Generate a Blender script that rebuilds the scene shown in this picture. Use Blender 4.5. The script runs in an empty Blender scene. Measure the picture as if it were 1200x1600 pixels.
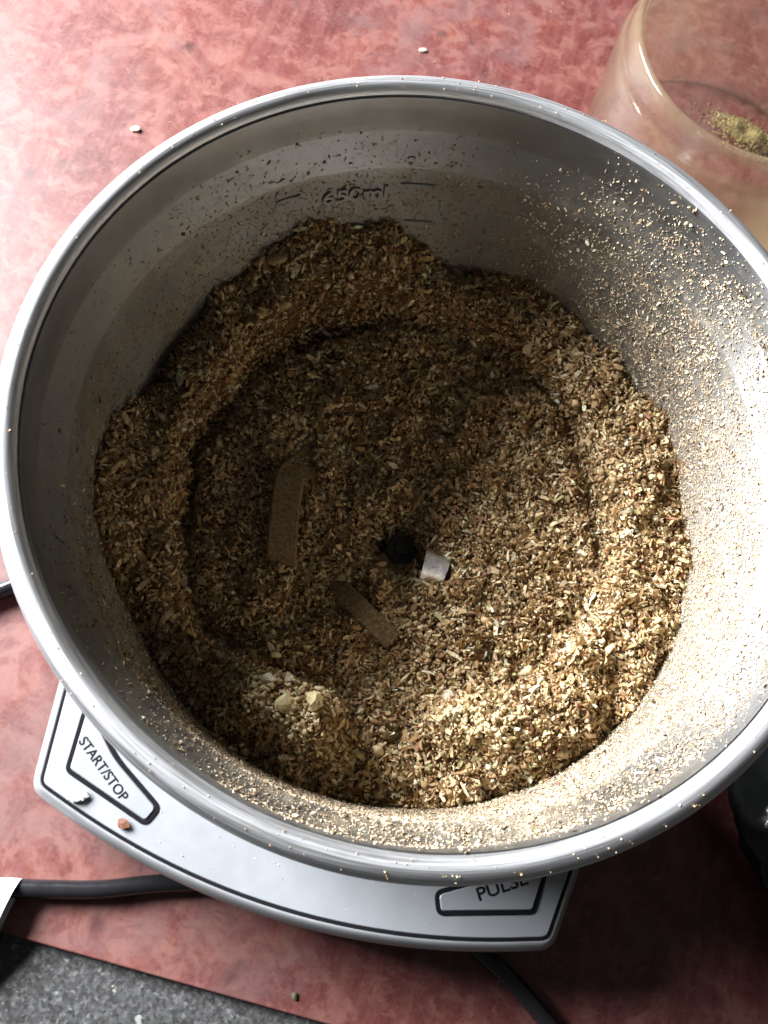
import bpy, bmesh, math
import numpy as np
from mathutils import Vector, Matrix

rng = np.random.default_rng(7)
S = bpy.context.scene
COL = S.collection

# ------------------------------------------------------------------ camera
HR = 0.165                      # height of the bowl rim above the board, metres
CAM = np.array([-0.02201662, -0.06088451, HR + 0.1287152])
TILT, BANK, FPX = 0.3390665, -0.10198738, 1500.0
ct, st, cb, sb = math.cos(TILT), math.sin(TILT), math.cos(BANK), math.sin(BANK)
CROT = np.array([[cb, 0, sb], [0, 1, 0], [-sb, 0, cb]]) @ np.array([[1, 0, 0], [0, ct, -st], [0, st, ct]])
cd = bpy.data.cameras.new('camera')
cam = bpy.data.objects.new('camera', cd)
COL.objects.link(cam)
m = Matrix([list(r) + [0] for r in CROT] + [[0, 0, 0, 1]])
m.translation = Vector(CAM)
cam.matrix_world = m
cd.sensor_fit = 'VERTICAL'
cd.sensor_height = 36.0
cd.lens = 36.0 * FPX / 1600.0
cd.clip_start, cd.clip_end = 0.005, 50.0
cd.dof.use_dof = True
cd.dof.focus_distance = 0.175
cd.dof.aperture_fstop = cd.lens / 1000 / 0.0007     # a phone lens: an opening of under a millimetre
S.camera = cam

# ------------------------------------------------------------------ light
w = bpy.data.worlds.new('World')
S.world = w
w.use_nodes = True
bg = w.node_tree.nodes['Background']
bg.inputs[0].default_value = (1.0, 0.98, 0.95, 1)
bg.inputs[1].default_value = 0.06


def area(name, az, el, dist, sx, sy, power, colour, target=(0.0, 0.0, 0.12)):
    d = bpy.data.lights.new(name, 'AREA')
    d.shape, d.size, d.size_y, d.energy, d.color = 'RECTANGLE', sx, sy, power, colour
    o = bpy.data.objects.new(name, d)
    COL.objects.link(o)
    a, e = math.radians(az), math.radians(el)
    v = Vector((math.cos(a) * math.cos(e), math.sin(a) * math.cos(e), math.sin(e)))
    o.location = Vector(target) + v * dist
    o.rotation_euler = v.to_track_quat('Z', 'Y').to_euler()
    return o


area('window_light', 146, 24, 0.95, 0.66, 0.40, 78.0, (0.96, 0.975, 1.0))

S.view_settings.view_transform = 'Standard'
S.view_settings.look = 'None'
S.view_settings.exposure = 0.0
S.view_settings.gamma = 1.0
S.render.engine = 'CYCLES'
S.cycles.use_denoising = True
S.cycles.caustics_reflective = False
S.cycles.max_bounces = 10
S.cycles.transparent_max_bounces = 16


# ------------------------------------------------------------------ helpers
def px(u, v, z):
    """The point at height z (metres above the board) that the photo shows at pixel u, v."""
    d = CROT @ np.array([(u - 600) / FPX, -(v - 800) / FPX, -1.0])
    return CAM + d * ((z - CAM[2]) / d[2])


def link(name, me, mat=None, parent=None, label=None, cat=None, group=None, kind=None, smooth=False):
    if smooth:
        me.shade_smooth()
    if mat is not None:
        me.materials.append(mat)
    o = bpy.data.objects.new(name, me)
    COL.objects.link(o)
    if parent is not None:
        o.parent = parent
    return tag(o, label, cat, group, kind)


def tag(o, label=None, cat=None, group=None, kind=None):
    for k, v in (('label', label), ('category', cat), ('group', group), ('kind', kind)):
        if v:
            o[k] = v
    return o


def empty(name, loc, rz, label, cat):
    o = bpy.data.objects.new(name, None)
    COL.objects.link(o)
    o.location = loc
    o.rotation_euler = (0, 0, rz)
    o.empty_display_size = 0.02
    return tag(o, label, cat)


def pydata(name, v, f):
    me = bpy.data.meshes.new(name)
    me.from_pydata([tuple(map(float, p)) for p in v], [], [tuple(map(int, q)) for q in f])
    me.validate()
    me.update()
    return me


def trimesh(name, v, tri, col=None):
    """A big triangle mesh straight from numpy arrays."""
    me = bpy.data.meshes.new(name)
    n, t = len(v), len(tri)
    me.vertices.add(n)
    me.vertices.foreach_set('co', np.ascontiguousarray(v, np.float32).ravel())
    me.loops.add(t * 3)
    me.loops.foreach_set('vertex_index', np.ascontiguousarray(tri, np.int32).ravel())
    me.polygons.add(t)
    me.polygons.foreach_set('loop_start', np.arange(t, dtype=np.int32) * 3)
    if col is not None:
        a = me.attributes.new('col', 'FLOAT_COLOR', 'POINT')
        c = np.ones((n, 4), np.float32)
        c[:, :3] = col
        a.data.foreach_set('color', c.ravel())
    me.update(calc_edges=True)
    me.validate()
    return me


def lathe(name, prof, n=160, closed=False):
    """prof: (r, z) pairs turned round the z axis."""
    v, f, k = [], [], len(prof)
    for i in range(n):
        a = 2 * math.pi * i / n
        for r, z in prof:
            v.append((r * math.cos(a), r * math.sin(a), z))
    for i in range(n):
        j = (i + 1) % n
        for q in range(k if closed else k - 1):
            p = (q + 1) % k
            f.append((i * k + q, j * k + q, j * k + p, i * k + p))
    me = pydata(name, v, f)
    bm = bmesh.new()
    bm.from_mesh(me)
    bmesh.ops.remove_doubles(bm, verts=bm.verts, dist=1e-6)
    bmesh.ops.recalc_face_normals(bm, faces=bm.faces)
    bm.to_mesh(me)
    bm.free()
    return me


def fillet(pts, radii, seg=7):
    """Closed polygon with rounded corners."""
    out, n = [], len(pts)
    for i in range(n):
        p, a, b = np.array(pts[i]), np.array(pts[i - 1]), np.array(pts[(i + 1) % n])
        r = radii[i] if hasattr(radii, '__len__') else radii
        if r <= 0:
            out.append(p)
            continue
        u, v = (a - p), (b - p)
        lu, lv = np.linalg.norm(u), np.linalg.norm(v)
        u, v = u / lu, v / lv
        half = math.acos(max(-1, min(1, float(u @ v)))) / 2
        d = min(r / math.tan(half), lu * 0.48, lv * 0.48)
        for k in range(seg + 1):
            t = k / seg
            q = (1 - t) ** 2 * (p + u * d) + 2 * t * (1 - t) * p + t * t * (p + v * d)
            out.append(q)
    return np.array(out)


def inset(poly, d):
    a, b = np.roll(poly, 1, 0), np.roll(poly, -1, 0)
    t1 = poly - a
    t2 = b - poly
    t1 /= np.linalg.norm(t1, axis=1)[:, None] + 1e-12
    t2 /= np.linalg.norm(t2, axis=1)[:, None] + 1e-12
    t = t1 + t2
    t /= np.linalg.norm(t, axis=1)[:, None] + 1e-12
    area2 = np.sum(poly[:, 0] * b[:, 1] - b[:, 0] * poly[:, 1])
    nrm = np.stack([-t[:, 1], t[:, 0]], 1) * (1 if area2 > 0 else -1)
    c = np.clip(np.sum(t * t2, 1), 0.5, 1)
    return poly + nrm * (d / c)[:, None]


def offset_corners(pts, d):
    """Move every side of a corner polygon inwards by d."""
    P = np.array(pts, float)
    n = len(P)
    area2 = sum(P[i][0] * P[(i + 1) % n][1] - P[(i + 1) % n][0] * P[i][1] for i in range(n))
    sg = 1 if area2 > 0 else -1
    out = []
    for i in range(n):
        a, b, c = P[i - 1], P[i], P[(i + 1) % n]
        u, w_ = (b - a) / np.linalg.norm(b - a), (c - b) / np.linalg.norm(c - b)
        n1_, n2_ = sg * np.array([-u[1], u[0]]), sg * np.array([-w_[1], w_[0]])
        out.append(b + d * (n1_ + n2_) / (1 + float(n1_ @ n2_)))
    return out


def stack(name, loops, cap_top=True, cap_bottom=False):
    """Skin a pile of outlines [(poly2d, z)...]."""
    n = len(loops[0][0])
    v, f = [], []
    for poly, z in loops:
        v += [(p[0], p[1], z) for p in poly]
    for k in range(len(loops) - 1):
        for i in range(n):
            j = (i + 1) % n
            f.append((k * n + i, k * n + j, (k + 1) * n + j, (k + 1) * n + i))
    if cap_top:
        f.append(tuple(range((len(loops) - 1) * n, len(loops) * n)))
    if cap_bottom:
        f.append(tuple(reversed(range(n))))
    me = pydata(name, v, f)
    bm = bmesh.new()
    bm.from_mesh(me)
    bmesh.ops.recalc_face_normals(bm, faces=bm.faces)
    bmesh.ops.triangulate(bm, faces=[q for q in bm.faces if len(q.verts) > 4])
    bm.to_mesh(me)
    bm.free()
    return me


def catmull(pts, per=14):
    pts = np.array(pts, float)
    P = np.vstack([2 * pts[0] - pts[1], pts, 2 * pts[-1] - pts[-2]])
    out = []
    for i in range(1, len(P) - 2):
        for k in range(per):
            t = k / per
            a, b, c, d = P[i - 1], P[i], P[i + 1], P[i + 2]
            out.append(0.5 * (2 * b + (c - a) * t + (2 * a - 5 * b + 4 * c - d) * t * t + (3 * b - a - 3 * c + d) * t ** 3))
    out.append(P[-2])
    return np.array(out)


def tube(name, path, r, n=14):
    v, f = [], []
    T = np.gradient(path, axis=0)
    T /= np.linalg.norm(T, axis=1)[:, None]
    for p, t in zip(path, T):
        s = np.cross(t, (0, 0, 1.0))
        s /= np.linalg.norm(s)
        u = np.cross(s, t)
        for k in range(n):
            a = 2 * math.pi * k / n
            v.append(p + r * (math.cos(a) * s + math.sin(a) * u))
    for i in range(len(path) - 1):
        for k in range(n):
            q = (k + 1) % n
            f.append((i * n + k, i * n + q, (i + 1) * n + q, (i + 1) * n + k))
    f.append(tuple(range(n)))
    f.append(tuple(reversed(range((len(path) - 1) * n, len(path) * n))))
    return pydata(name, v, f)


class Noise2:
    """Smooth value noise on a lattice."""
    def __init__(self, seed):
        self.g = np.random.default_rng(seed).random((256, 256))

    def __call__(self, x, y):
        xi, yi = np.floor(x).astype(int), np.floor(y).astype(int)
        fx, fy = x - xi, y - yi
        fx, fy = fx * fx * (3 - 2 * fx), fy * fy * (3 - 2 * fy)
        g = self.g
        a, b = g[xi % 256, yi % 256], g[(xi + 1) % 256, yi % 256]
        c, d = g[xi % 256, (yi + 1) % 256], g[(xi + 1) % 256, (yi + 1) % 256]
        return (a * (1 - fx) + b * fx) * (1 - fy) + (c * (1 - fx) + d * fx) * fy - 0.5


def rot_random(n, axis, spread):
    """Frames whose third axis is near the given normals."""
    z = axis + rng.normal(0, 1, (n, 3)) * spread
    z /= np.linalg.norm(z, axis=1)[:, None]
    x = rng.normal(0, 1, (n, 3))
    x -= z * np.sum(x * z, 1)[:, None]
    x /= np.linalg.norm(x, axis=1)[:, None]
    return np.stack([x, np.cross(z, x), z], 2)


OCT = np.array([(1, 0, 0), (0, 1, 0), (-1, 0, 0), (0, -1, 0), (0, 0, 1), (0, 0, -1)], float)
OCT_F = np.array([(0, 1, 4), (1, 2, 4), (2, 3, 4), (3, 0, 4), (1, 0, 5), (2, 1, 5), (3, 2, 5), (0, 3, 5)])


def shards(c, nrm, size, spread=0.7, flat=(0.3, 0.75)):
    """Angular granules: squashed, skewed eight-sided crumbs."""
    n = len(c)
    v = np.repeat(OCT[None], n, 0) * (0.55 + 0.6 * rng.random((n, 6, 1)))
    v += rng.normal(0, 0.16, (n, 6, 3))
    v *= np.stack([np.ones(n), rng.uniform(0.45, 0.95, n), rng.uniform(*flat, n)], 1)[:, None, :]
    M = rot_random(n, nrm, spread)
    v = np.einsum('nij,nkj->nki', M, v) * size[:, None, None] + c[:, None, :]
    f = OCT_F[None] + 6 * np.arange(n)[:, None, None]
    return v.reshape(-1, 3), f.reshape(-1, 3), 6


def curls(c, nrm, size, spread=0.7):
    """Bent slivers of husk, 2 x 4 corners on the top and a second skin below."""
    n = len(c)
    t = np.linspace(-1, 1, 4)
    bend = rng.uniform(-0.9, 0.9, n)
    wid = rng.uniform(0.2, 0.5, n)
    v = np.zeros((n, 8, 3))
    for i, q in enumerate(t):
        taper = (1 - 0.45 * abs(q)) * wid * rng.uniform(0.7, 1.2, n)
        for s in (0, 1):
            v[:, i * 2 + s, 0] = q
            v[:, i * 2 + s, 1] = (2 * s - 1) * taper + 0.25 * bend * q
            v[:, i * 2 + s, 2] = bend * (q * q - 0.4) * 0.6 + rng.normal(0, 0.06, n)
    top = [(0, 2, 3), (0, 3, 1), (2, 4, 5), (2, 5, 3), (4, 6, 7), (4, 7, 5)]
    v2 = np.concatenate([v, v + np.array([0, 0, -0.14])], 1)
    F = top + [(c_ + 8, b_ + 8, a_ + 8) for a_, b_, c_ in top]
    M = rot_random(n, nrm, spread)
    v2 = np.einsum('nij,nkj->nki', M, v2) * size[:, None, None] * 1.25 + c[:, None, :]
    f = np.array(F)[None] + 16 * np.arange(n)[:, None, None]
    return v2.reshape(-1, 3), f.reshape(-1, 3), 16


def join(parts):
    V, F, o = [], [], 0
    for v, f in parts:
        V.append(v)
        F.append(f + o)
        o += len(v)
    return np.vstack(V), np.vstack(F)


# ------------------------------------------------------------------ materials
def material(name):
    mt = bpy.data.materials.new(name)
    mt.use_nodes = True
    nt = mt.node_tree
    return mt, nt, nt.nodes['Principled BSDF']


def N(nt, t, **kw):
    n = nt.nodes.new(t)
    for k, v in kw.items():
        if hasattr(n, k):
            setattr(n, k, v)
        else:
            n.inputs[k.replace('_', ' ')].default_value = v
    return n


def coords(nt, scale=(1, 1, 1), rot=(0, 0, 0)):
    c = N(nt, 'ShaderNodeTexCoord')
    mp = N(nt, 'ShaderNodeMapping')
    mp.inputs['Scale'].default_value = scale
    mp.inputs['Rotation'].default_value = rot
    nt.links.new(c.outputs['Object'], mp.inputs[0])
    return mp.outputs[0]


def noise(nt, vec, scale, detail=6, rough=0.55, dist=0.0):
    n = N(nt, 'ShaderNodeTexNoise')
    n.inputs['Scale'].default_value = scale
    n.inputs['Detail'].default_value = detail
    n.inputs['Roughness'].default_value = rough
    n.inputs['Distortion'].default_value = dist
    nt.links.new(vec, n.inputs['Vector'])
    return n.outputs['Fac']


def ramp(nt, fac, stops):
    r = N(nt, 'ShaderNodeValToRGB')
    e = r.color_ramp.elements
    while len(e) < len(stops):
        e.new(0.5)
    for q, (p, c) in zip(e, stops):
        q.position = p
        q.color = (c, c, c, 1) if not hasattr(c, '__len__') else (*c, 1)
    nt.links.new(fac, r.inputs[0])
    return r.outputs[0]


def mix(nt, fac, a, b, mode='MIX'):
    n = N(nt, 'ShaderNodeMix', data_type='RGBA', blend_type=mode)
    for s, q in ((n.inputs[0], fac), (n.inputs[6], a), (n.inputs[7], b)):
        if hasattr(q, 'is_linked'):
            nt.links.new(q, s)
        elif hasattr(q, '__len__'):
            s.default_value = (*q, 1)
        else:
            s.default_value = q
    return n.outputs[2]


def bump(nt, h, bsdf, strength, dist):
    b = N(nt, 'ShaderNodeBump')
    b.inputs['Strength'].default_value = strength
    b.inputs['Distance'].default_value = dist
    nt.links.new(h, b.inputs['Height'])
    nt.links.new(b.outputs[0], bsdf.inputs['Normal'])


def plain(name, col, rough=0.5, metal=0.0, nscale=60, amount=0.12, bmp=0.0, spec=0.5):
    """One colour with a faint, uneven mottling."""
    mt, nt, b = material(name)
    vec = coords(nt)
    f = noise(nt, vec, nscale, 5)
    lo, hi = [c * (1 - amount) for c in col], [min(1, c * (1 + amount)) for c in col]
    nt.links.new(ramp(nt, f, [(0.3, lo), (0.7, hi)]), b.inputs['Base Color'])
    nt.links.new(ramp(nt, noise(nt, vec, nscale * 2.3, 4), [(0.3, rough * 0.85), (0.7, min(1, rough * 1.15))]), b.inputs['Roughness'])
    b.inputs['Metallic'].default_value = metal
    b.inputs['Specular IOR Level'].default_value = spec
    if bmp:
        bump(nt, noise(nt, vec, nscale * 12, 4), b, bmp, 0.0002)
    return mt


def mat_steel():
    mt, nt, b = material('brushed_steel')
    vec = coords(nt)
    # turning marks run round the bowl: noise stretched along the circumference
    sep = N(nt, 'ShaderNodeSeparateXYZ')
    nt.links.new(vec, sep.inputs[0])
    comb = N(nt, 'ShaderNodeCombineXYZ')
    mul = N(nt, 'ShaderNodeMath', operation='MULTIPLY')
    mul.inputs[1].default_value = 40.0
    nt.links.new(sep.outputs[2], mul.inputs[0])
    for i in (0, 1):
        nt.links.new(sep.outputs[i], comb.inputs[i])
    nt.links.new(mul.outputs[0], comb.inputs[2])
    rings = noise(nt, comb.outputs[0], 40, 6, 0.65)
    smudge = noise(nt, vec, 55, 6, 0.6)
    fine = noise(nt, vec, 900, 3, 0.6)
    attr = N(nt, 'ShaderNodeAttribute', attribute_name='col')
    # powdery film, broken up by noise
    fm = N(nt, 'ShaderNodeMath', operation='MULTIPLY')
    brk = ramp(nt, mix(nt, 0.45, noise(nt, vec, 130, 7, 0.7), fine), [(0.38, 0.0), (0.60, 1.0)])
    nt.links.new(attr.outputs['Fac'], fm.inputs[0])
    nt.links.new(brk, fm.inputs[1])
    base = ramp(nt, smudge, [(0.3, (0.23, 0.232, 0.234)), (0.7, (0.37, 0.373, 0.375))])
    nt.links.new(base, b.inputs['Base Color'])
    b.inputs['Metallic'].default_value = 1.0
    # turned finish: the sheen is drawn out up and down the wall
    tg = N(nt, 'ShaderNodeTangent', direction_type='RADIAL', axis='Z')
    nt.links.new(tg.outputs[0], b.inputs['Tangent'])
    b.inputs['Anisotropic'].default_value = 0.66
    b.inputs['Anisotropic Rotation'].default_value = 0.25
    nt.links.new(ramp(nt, mix(nt, 0.5, rings, smudge), [(0.3, 0.40), (0.7, 0.54)]), b.inputs['Roughness'])
    bump(nt, rings, b, 0.10, 0.0003)
    d = N(nt, 'ShaderNodeBsdfPrincipled')
    nt.links.new(ramp(nt, noise(nt, vec, 420, 4), [(0.35, (0.30, 0.24, 0.155)), (0.65, (0.52, 0.45, 0.33))]), d.inputs['Base Color'])
    d.inputs['Roughness'].default_value = 0.9
    d.inputs['Specular IOR Level'].default_value = 0.15
    bump(nt, fine, d, 0.6, 0.0003)
    ms = N(nt, 'ShaderNodeMixShader')
    nt.links.new(fm.outputs[0], ms.inputs[0])
    nt.links.new(b.outputs[0], ms.inputs[1])
    nt.links.new(d.outputs[0], ms.inputs[2])
    nt.links.new(ms.outputs[0], nt.nodes['Material Output'].inputs[0])
    return mt


def mat_spice(name, attr='col', spec=0.25):
    mt, nt, b = material(name)
    a = N(nt, 'ShaderNodeAttribute', attribute_name=attr)
    f = noise(nt, coords(nt), 1500, 4)
    nt.links.new(mix(nt, 1.0, a.outputs['Color'], ramp(nt, f, [(0.3, 0.75), (0.7, 1.2)]), 'MULTIPLY'), b.inputs['Base Color'])
    b.inputs['Roughness'].default_value = 0.72
    b.inputs['Specular IOR Level'].default_value = spec
    return mt


def mat_board():
    mt, nt, b = material('rust_red_board')
    vec = coords(nt)
    big = noise(nt, vec, 11, 5, 0.6, 0.8)
    mid = noise(nt, vec, 48, 9, 0.72, 1.6)
    fin = noise(nt, vec, 150, 8, 0.7, 0.6)
    grain = noise(nt, coords(nt, (1, 0.07, 1)), 210, 6, 0.7)
    red = ramp(nt, mix(nt, 0.6, big, mid), [(0.36, (0.052, 0.012, 0.012)), (0.44, (0.090, 0.020, 0.018)), (0.52, (0.105, 0.021, 0.017)), (0.60, (0.145, 0.034, 0.019)), (0.68, (0.19, 0.066, 0.031))])
    chalk = ramp(nt, mix(nt, 0.55, mix(nt, 0.3, mid, big), fin), [(0.485, 0.0), (0.555, 0.72)])
    red = mix(nt, chalk, red, (0.19, 0.082, 0.068))
    red = mix(nt, ramp(nt, grain, [(0.46, 0.0), (0.64, 0.75)]), red, (0.145, 0.05, 0.044))
    spots = N(nt, 'ShaderNodeTexVoronoi', feature='F1')
    spots.inputs['Scale'].default_value = 95
    nt.links.new(vec, spots.inputs['Vector'])
    sm = N(nt, 'ShaderNodeMath', operation='MULTIPLY')
    nt.links.new(ramp(nt, spots.outputs['Distance'], [(0.10, 1.0), (0.30, 0.0)]), sm.inputs[0])
    nt.links.new(ramp(nt, noise(nt, vec, 28, 5, 0.6), [(0.52, 0.0), (0.62, 0.6)]), sm.inputs[1])
    red = mix(nt, ramp(nt, noise(nt, vec, 17, 7, 0.65, 1.0), [(0.50, 0.0), (0.66, 0.6)]), red, (0.125, 0.078, 0.078))
    red = mix(nt, ramp(nt, noise(nt, vec, 700, 6, 0.75), [(0.44, 0.0), (0.74, 0.45)]), red, (0.20, 0.09, 0.08))
    red = mix(nt, sm.outputs[0], red, (0.032, 0.011, 0.010))
    nt.links.new(red, b.inputs['Base Color'])
    nt.links.new(ramp(nt, mid, [(0.3, 0.38), (0.7, 0.54)]), b.inputs['Roughness'])
    b.inputs['Specular IOR Level'].default_value = 0.6
    bump(nt, mix(nt, 0.5, mid, fin), b, 0.12, 0.0006)
    return mt


def mat_granite():
    mt, nt, b = material('dark_granite')
    vec = coords(nt)
    v1 = N(nt, 'ShaderNodeTexVoronoi', feature='F1')
    v1.inputs['Scale'].default_value = 1100
    nt.links.new(vec, v1.inputs['Vector'])
    f = mix(nt, 0.68, v1.outputs['Color'], noise(nt, vec, 420, 8, 0.8, 0.8))
    bw = N(nt, 'ShaderNodeRGBToBW')
    nt.links.new(f, bw.inputs[0])
    c = ramp(nt, bw.outputs[0], [(0.30, 0.014), (0.45, 0.035), (0.58, 0.07), (0.72, 0.15)])
    fl = ramp(nt, noise(nt, vec, 260, 3, 0.5), [(0.66, 0.0), (0.72, 0.8)])
    nt.links.new(mix(nt, fl, c, (0.28, 0.29, 0.28)), b.inputs['Base Color'])
    b.inputs['Roughness'].default_value = 0.45
    bump(nt, bw.outputs[0], b, 0.12, 0.0003)
    return mt


def mat_lid():
    mt, nt, b = material('dusty_clear_plastic')
    out = nt.nodes['Material Output']
    vec = coords(nt)
    tr = N(nt, 'ShaderNodeBsdfTransparent')
    tr.inputs[0].default_value = (0.975, 0.97, 0.96, 1)
    gl = N(nt, 'ShaderNodeBsdfGlossy')
    gl.inputs['Roughness'].default_value = 0.12
    lw = N(nt, 'ShaderNodeLayerWeight')
    lw.inputs[0].default_value = 0.5
    pw = N(nt, 'ShaderNodeMath', operation='POWER')
    pw.inputs[1].default_value = 4.0
    nt.links.new(lw.outputs['Facing'], pw.inputs[0])
    fr = N(nt, 'ShaderNodeMath', operation='MULTIPLY_ADD')
    fr.inputs[1].default_value, fr.inputs[2].default_value = 0.9, 0.035
    nt.links.new(pw.outputs[0], fr.inputs[0])
    m1 = N(nt, 'ShaderNodeMixShader')
    nt.links.new(fr.outputs[0], m1.inputs[0])
    nt.links.new(tr.outputs[0], m1.inputs[1])
    nt.links.new(gl.outputs[0], m1.inputs[2])
    df = N(nt, 'ShaderNodeBsdfDiffuse')
    nt.links.new(ramp(nt, noise(nt, vec, 300, 5), [(0.3, (0.42, 0.33, 0.19)), (0.7, (0.55, 0.45, 0.29))]), df.inputs[0])
    at = N(nt, 'ShaderNodeAttribute', attribute_name='col')
    mu = N(nt, 'ShaderNodeMath', operation='MULTIPLY')
    nt.links.new(at.outputs['Fac'], mu.inputs[0])
    nt.links.new(ramp(nt, noise(nt, vec, 70, 6, 0.65), [(0.25, 0.55), (0.65, 1.0)]), mu.inputs[1])
    tl_ = N(nt, 'ShaderNodeBsdfTranslucent')
    tl_.inputs[0].default_value = (0.55, 0.46, 0.29, 1)
    dust = N(nt, 'ShaderNodeMixShader')
    dust.inputs[0].default_value = 0.55
    nt.links.new(df.outputs[0], dust.inputs[1])
    nt.links.new(tl_.outputs[0], dust.inputs[2])
    m2 = N(nt, 'ShaderNodeMixShader')
    nt.links.new(mu.outputs[0], m2.inputs[0])
    nt.links.new(m1.outputs[0], m2.inputs[1])
    nt.links.new(dust.outputs[0], m2.inputs[2])
    nt.links.new(m2.outputs[0], out.inputs[0])
    return mt



def mat_rim():
    mt, nt, b = material('worn_rim_steel')
    vec = coords(nt)
    ln = N(nt, 'ShaderNodeVectorMath', operation='LENGTH')
    fl = N(nt, 'ShaderNodeVectorMath', operation='MULTIPLY')
    fl.inputs[1].default_value = (1, 1, 0)
    nt.links.new(vec, fl.inputs[0])
    nt.links.new(fl.outputs[0], ln.inputs[0])
    sc = N(nt, 'ShaderNodeMath', operation='MULTIPLY')
    sc.inputs[1].default_value = 60.0
    nt.links.new(ln.outputs['Value'], sc.inputs[0])
    ad = N(nt, 'ShaderNodeCombineXYZ')
    sp = N(nt, 'ShaderNodeSeparateXYZ')
    nt.links.new(vec, sp.inputs[0])
    for i_, q in ((0, sp.outputs[0]), (1, sp.outputs[1]), (2, sc.outputs[0])):
        nt.links.new(q, ad.inputs[i_])
    scratches = noise(nt, ad.outputs[0], 60, 5, 0.7)
    nt.links.new(ramp(nt, scratches, [(0.35, (0.42, 0.42, 0.42)), (0.6, (0.72, 0.73, 0.75))]), b.inputs['Base Color'])
    b.inputs['Metallic'].default_value = 1.0
    nt.links.new(ramp(nt, scratches, [(0.3, 0.46), (0.7, 0.58)]), b.inputs['Roughness'])
    return mt


M_STEEL = mat_steel()
M_SPICE = mat_spice('ground_spice')
M_BOARD = mat_board()
M_GRAN = mat_granite()
M_LID = mat_lid()
M_CAST = plain('cast_silver_paint', (0.30, 0.305, 0.315), 0.45, 0.35, 120, 0.08, 0.12)
M_PANEL = plain('satin_silver_panel', (0.305, 0.32, 0.34), 0.42, 0.25, 90, 0.04, 0.04)
M_BLACK = plain('black_rubber', (0.012, 0.012, 0.013), 0.8, 0, 200, 0.2, 0.1)
M_INK = plain('black_ink', (0.008, 0.008, 0.010), 0.85, 0, 400, 0.15, 0.0, 0.08)
M_CORD = plain('black_cord_sheath', (0.013, 0.013, 0.015), 0.2, 0, 150, 0.2)
M_BAG = plain('black_plastic_film', (0.012, 0.014, 0.014), 0.22, 0, 80, 0.2)
M_PAPER = plain('white_paper', (0.80, 0.81, 0.82), 0.7, 0, 90, 0.03)
M_RIM = mat_rim()
M_BODY = plain('brushed_body_steel', (0.5, 0.5, 0.49), 0.38, 1.0, 60, 0.08)
M_BLADE = plain('spice_coated_blade', (0.25, 0.18, 0.105), 0.8, 0.0, 1600, 0.5, 0.7, 0.2)
M_SHINY = plain('bare_steel', (0.55, 0.55, 0.55), 0.30, 1.0, 700, 0.3, 0.3)


def fac_attr(me, values):
    a = me.attributes.new('col', 'FLOAT_COLOR', 'POINT')
    c = np.ones((len(values), 4), np.float32)
    c[:, :3] = np.asarray(values)[:, None]
    a.data.foreach_set('color', c.ravel())


def coords_of(me):
    v = np.zeros(len(me.vertices) * 3, np.float32)
    me.vertices.foreach_get('co', v)
    return v.reshape(-1, 3)


# ------------------------------------------------------------------ worktop and red board
def slab(name, w_, d_, h_, bev, mat, **kw):
    p = fillet([(-w_ / 2, 0), (w_ / 2, 0), (w_ / 2, d_), (-w_ / 2, d_)], bev * 2, 3)
    me = stack(name, [(p, -h_), (p, -bev), (inset(p, bev * 0.3), -bev * 0.3), (inset(p, bev), 0)], True, True)
    return link(name, me, mat, **kw)


e0, e1 = px(30, 1465, 0), px(510, 1600, 0)
ang = math.atan2(e1[1] - e0[1], e1[0] - e0[0])
top = slab('granite_worktop', 1.6, 1.3, 0.03, 0.002, M_GRAN, kind='structure', label='dark grey speckled granite worktop under the red board')
top.location = (e0[0], e0[1] - 0.35, -0.003)
board = slab('backdrop_board', 1.1, 0.85, 0.003, 0.0004, M_BOARD, cat='board',
             label='rust red mottled board lying flat on the dark granite worktop')
board.location = (e0[0] + 0.10 * math.cos(ang), e0[1] + 0.10 * math.sin(ang), 0)
board.rotation_euler = (0, 0, ang)

# ------------------------------------------------------------------ grinder base
FRONT = math.radians(-106.0)
base = empty('grinder_base', (0, 0, 0), FRONT + math.pi / 2,
             'silver electric grinder base with start and pulse buttons on its front foot', 'grinder')
ZF = 0.030


def mm(pts):
    return [(x / 1000, -y / 1000) for x, y in pts]


arc = [(x, 81.0 - (x / 67.0) ** 2 * 11.2) for x in np.linspace(-60, 60, 25)]
outer = mm([(-62, -58), (-74, -20), (-75.2, 38), (-71.2, 68.6)] + arc + [(71.2, 68.6), (75.2, 38), (74, -20), (62, -58)])
foot = fillet(outer, [0.012, 0.02, 0.02, 0.0065] + [0] * 25 + [0.0065, 0.02, 0.02, 0.012], 9)
loops = [(inset(foot, 0.003), 0.0085), (inset(foot, 0.0007), 0.0095), (foot, 0.012), (foot, ZF - 0.0065)]
for k in range(1, 9):
    a = k / 8 * math.pi / 2
    loops.append((inset(foot, 0.0028 * (1 - math.cos(a))), ZF - 0.0065 + 0.0065 * math.sin(a)))
loops.append((inset(foot, 0.0032), ZF - 0.0006))
housing = link('foot_housing', stack('foot_housing', loops, True, True), M_CAST, base, smooth=False)
for p in housing.data.polygons:
    p.use_smooth = abs(p.normal.z) < 0.995
# panel outline: the foot set in at the front and sides, a hollow curve behind round the body
pan = [p for p in inset(foot, 0.0038) if p[1] < -0.026]
pan = sorted(pan, key=lambda p: math.atan2(p[1] + 0.03, p[0]))
back = [(0.0595 * math.cos(a), 0.0595 * math.sin(a)) for a in np.radians(np.linspace(-30, -150, 25))]
pan = np.array([tuple(p) for p in pan] + back)
link('control_panel', stack('control_panel', [(pan, ZF - 0.0006), (pan, ZF + 0.0002), (inset(pan, 0.0002), ZF + 0.0004)]), M_PANEL, base)
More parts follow.
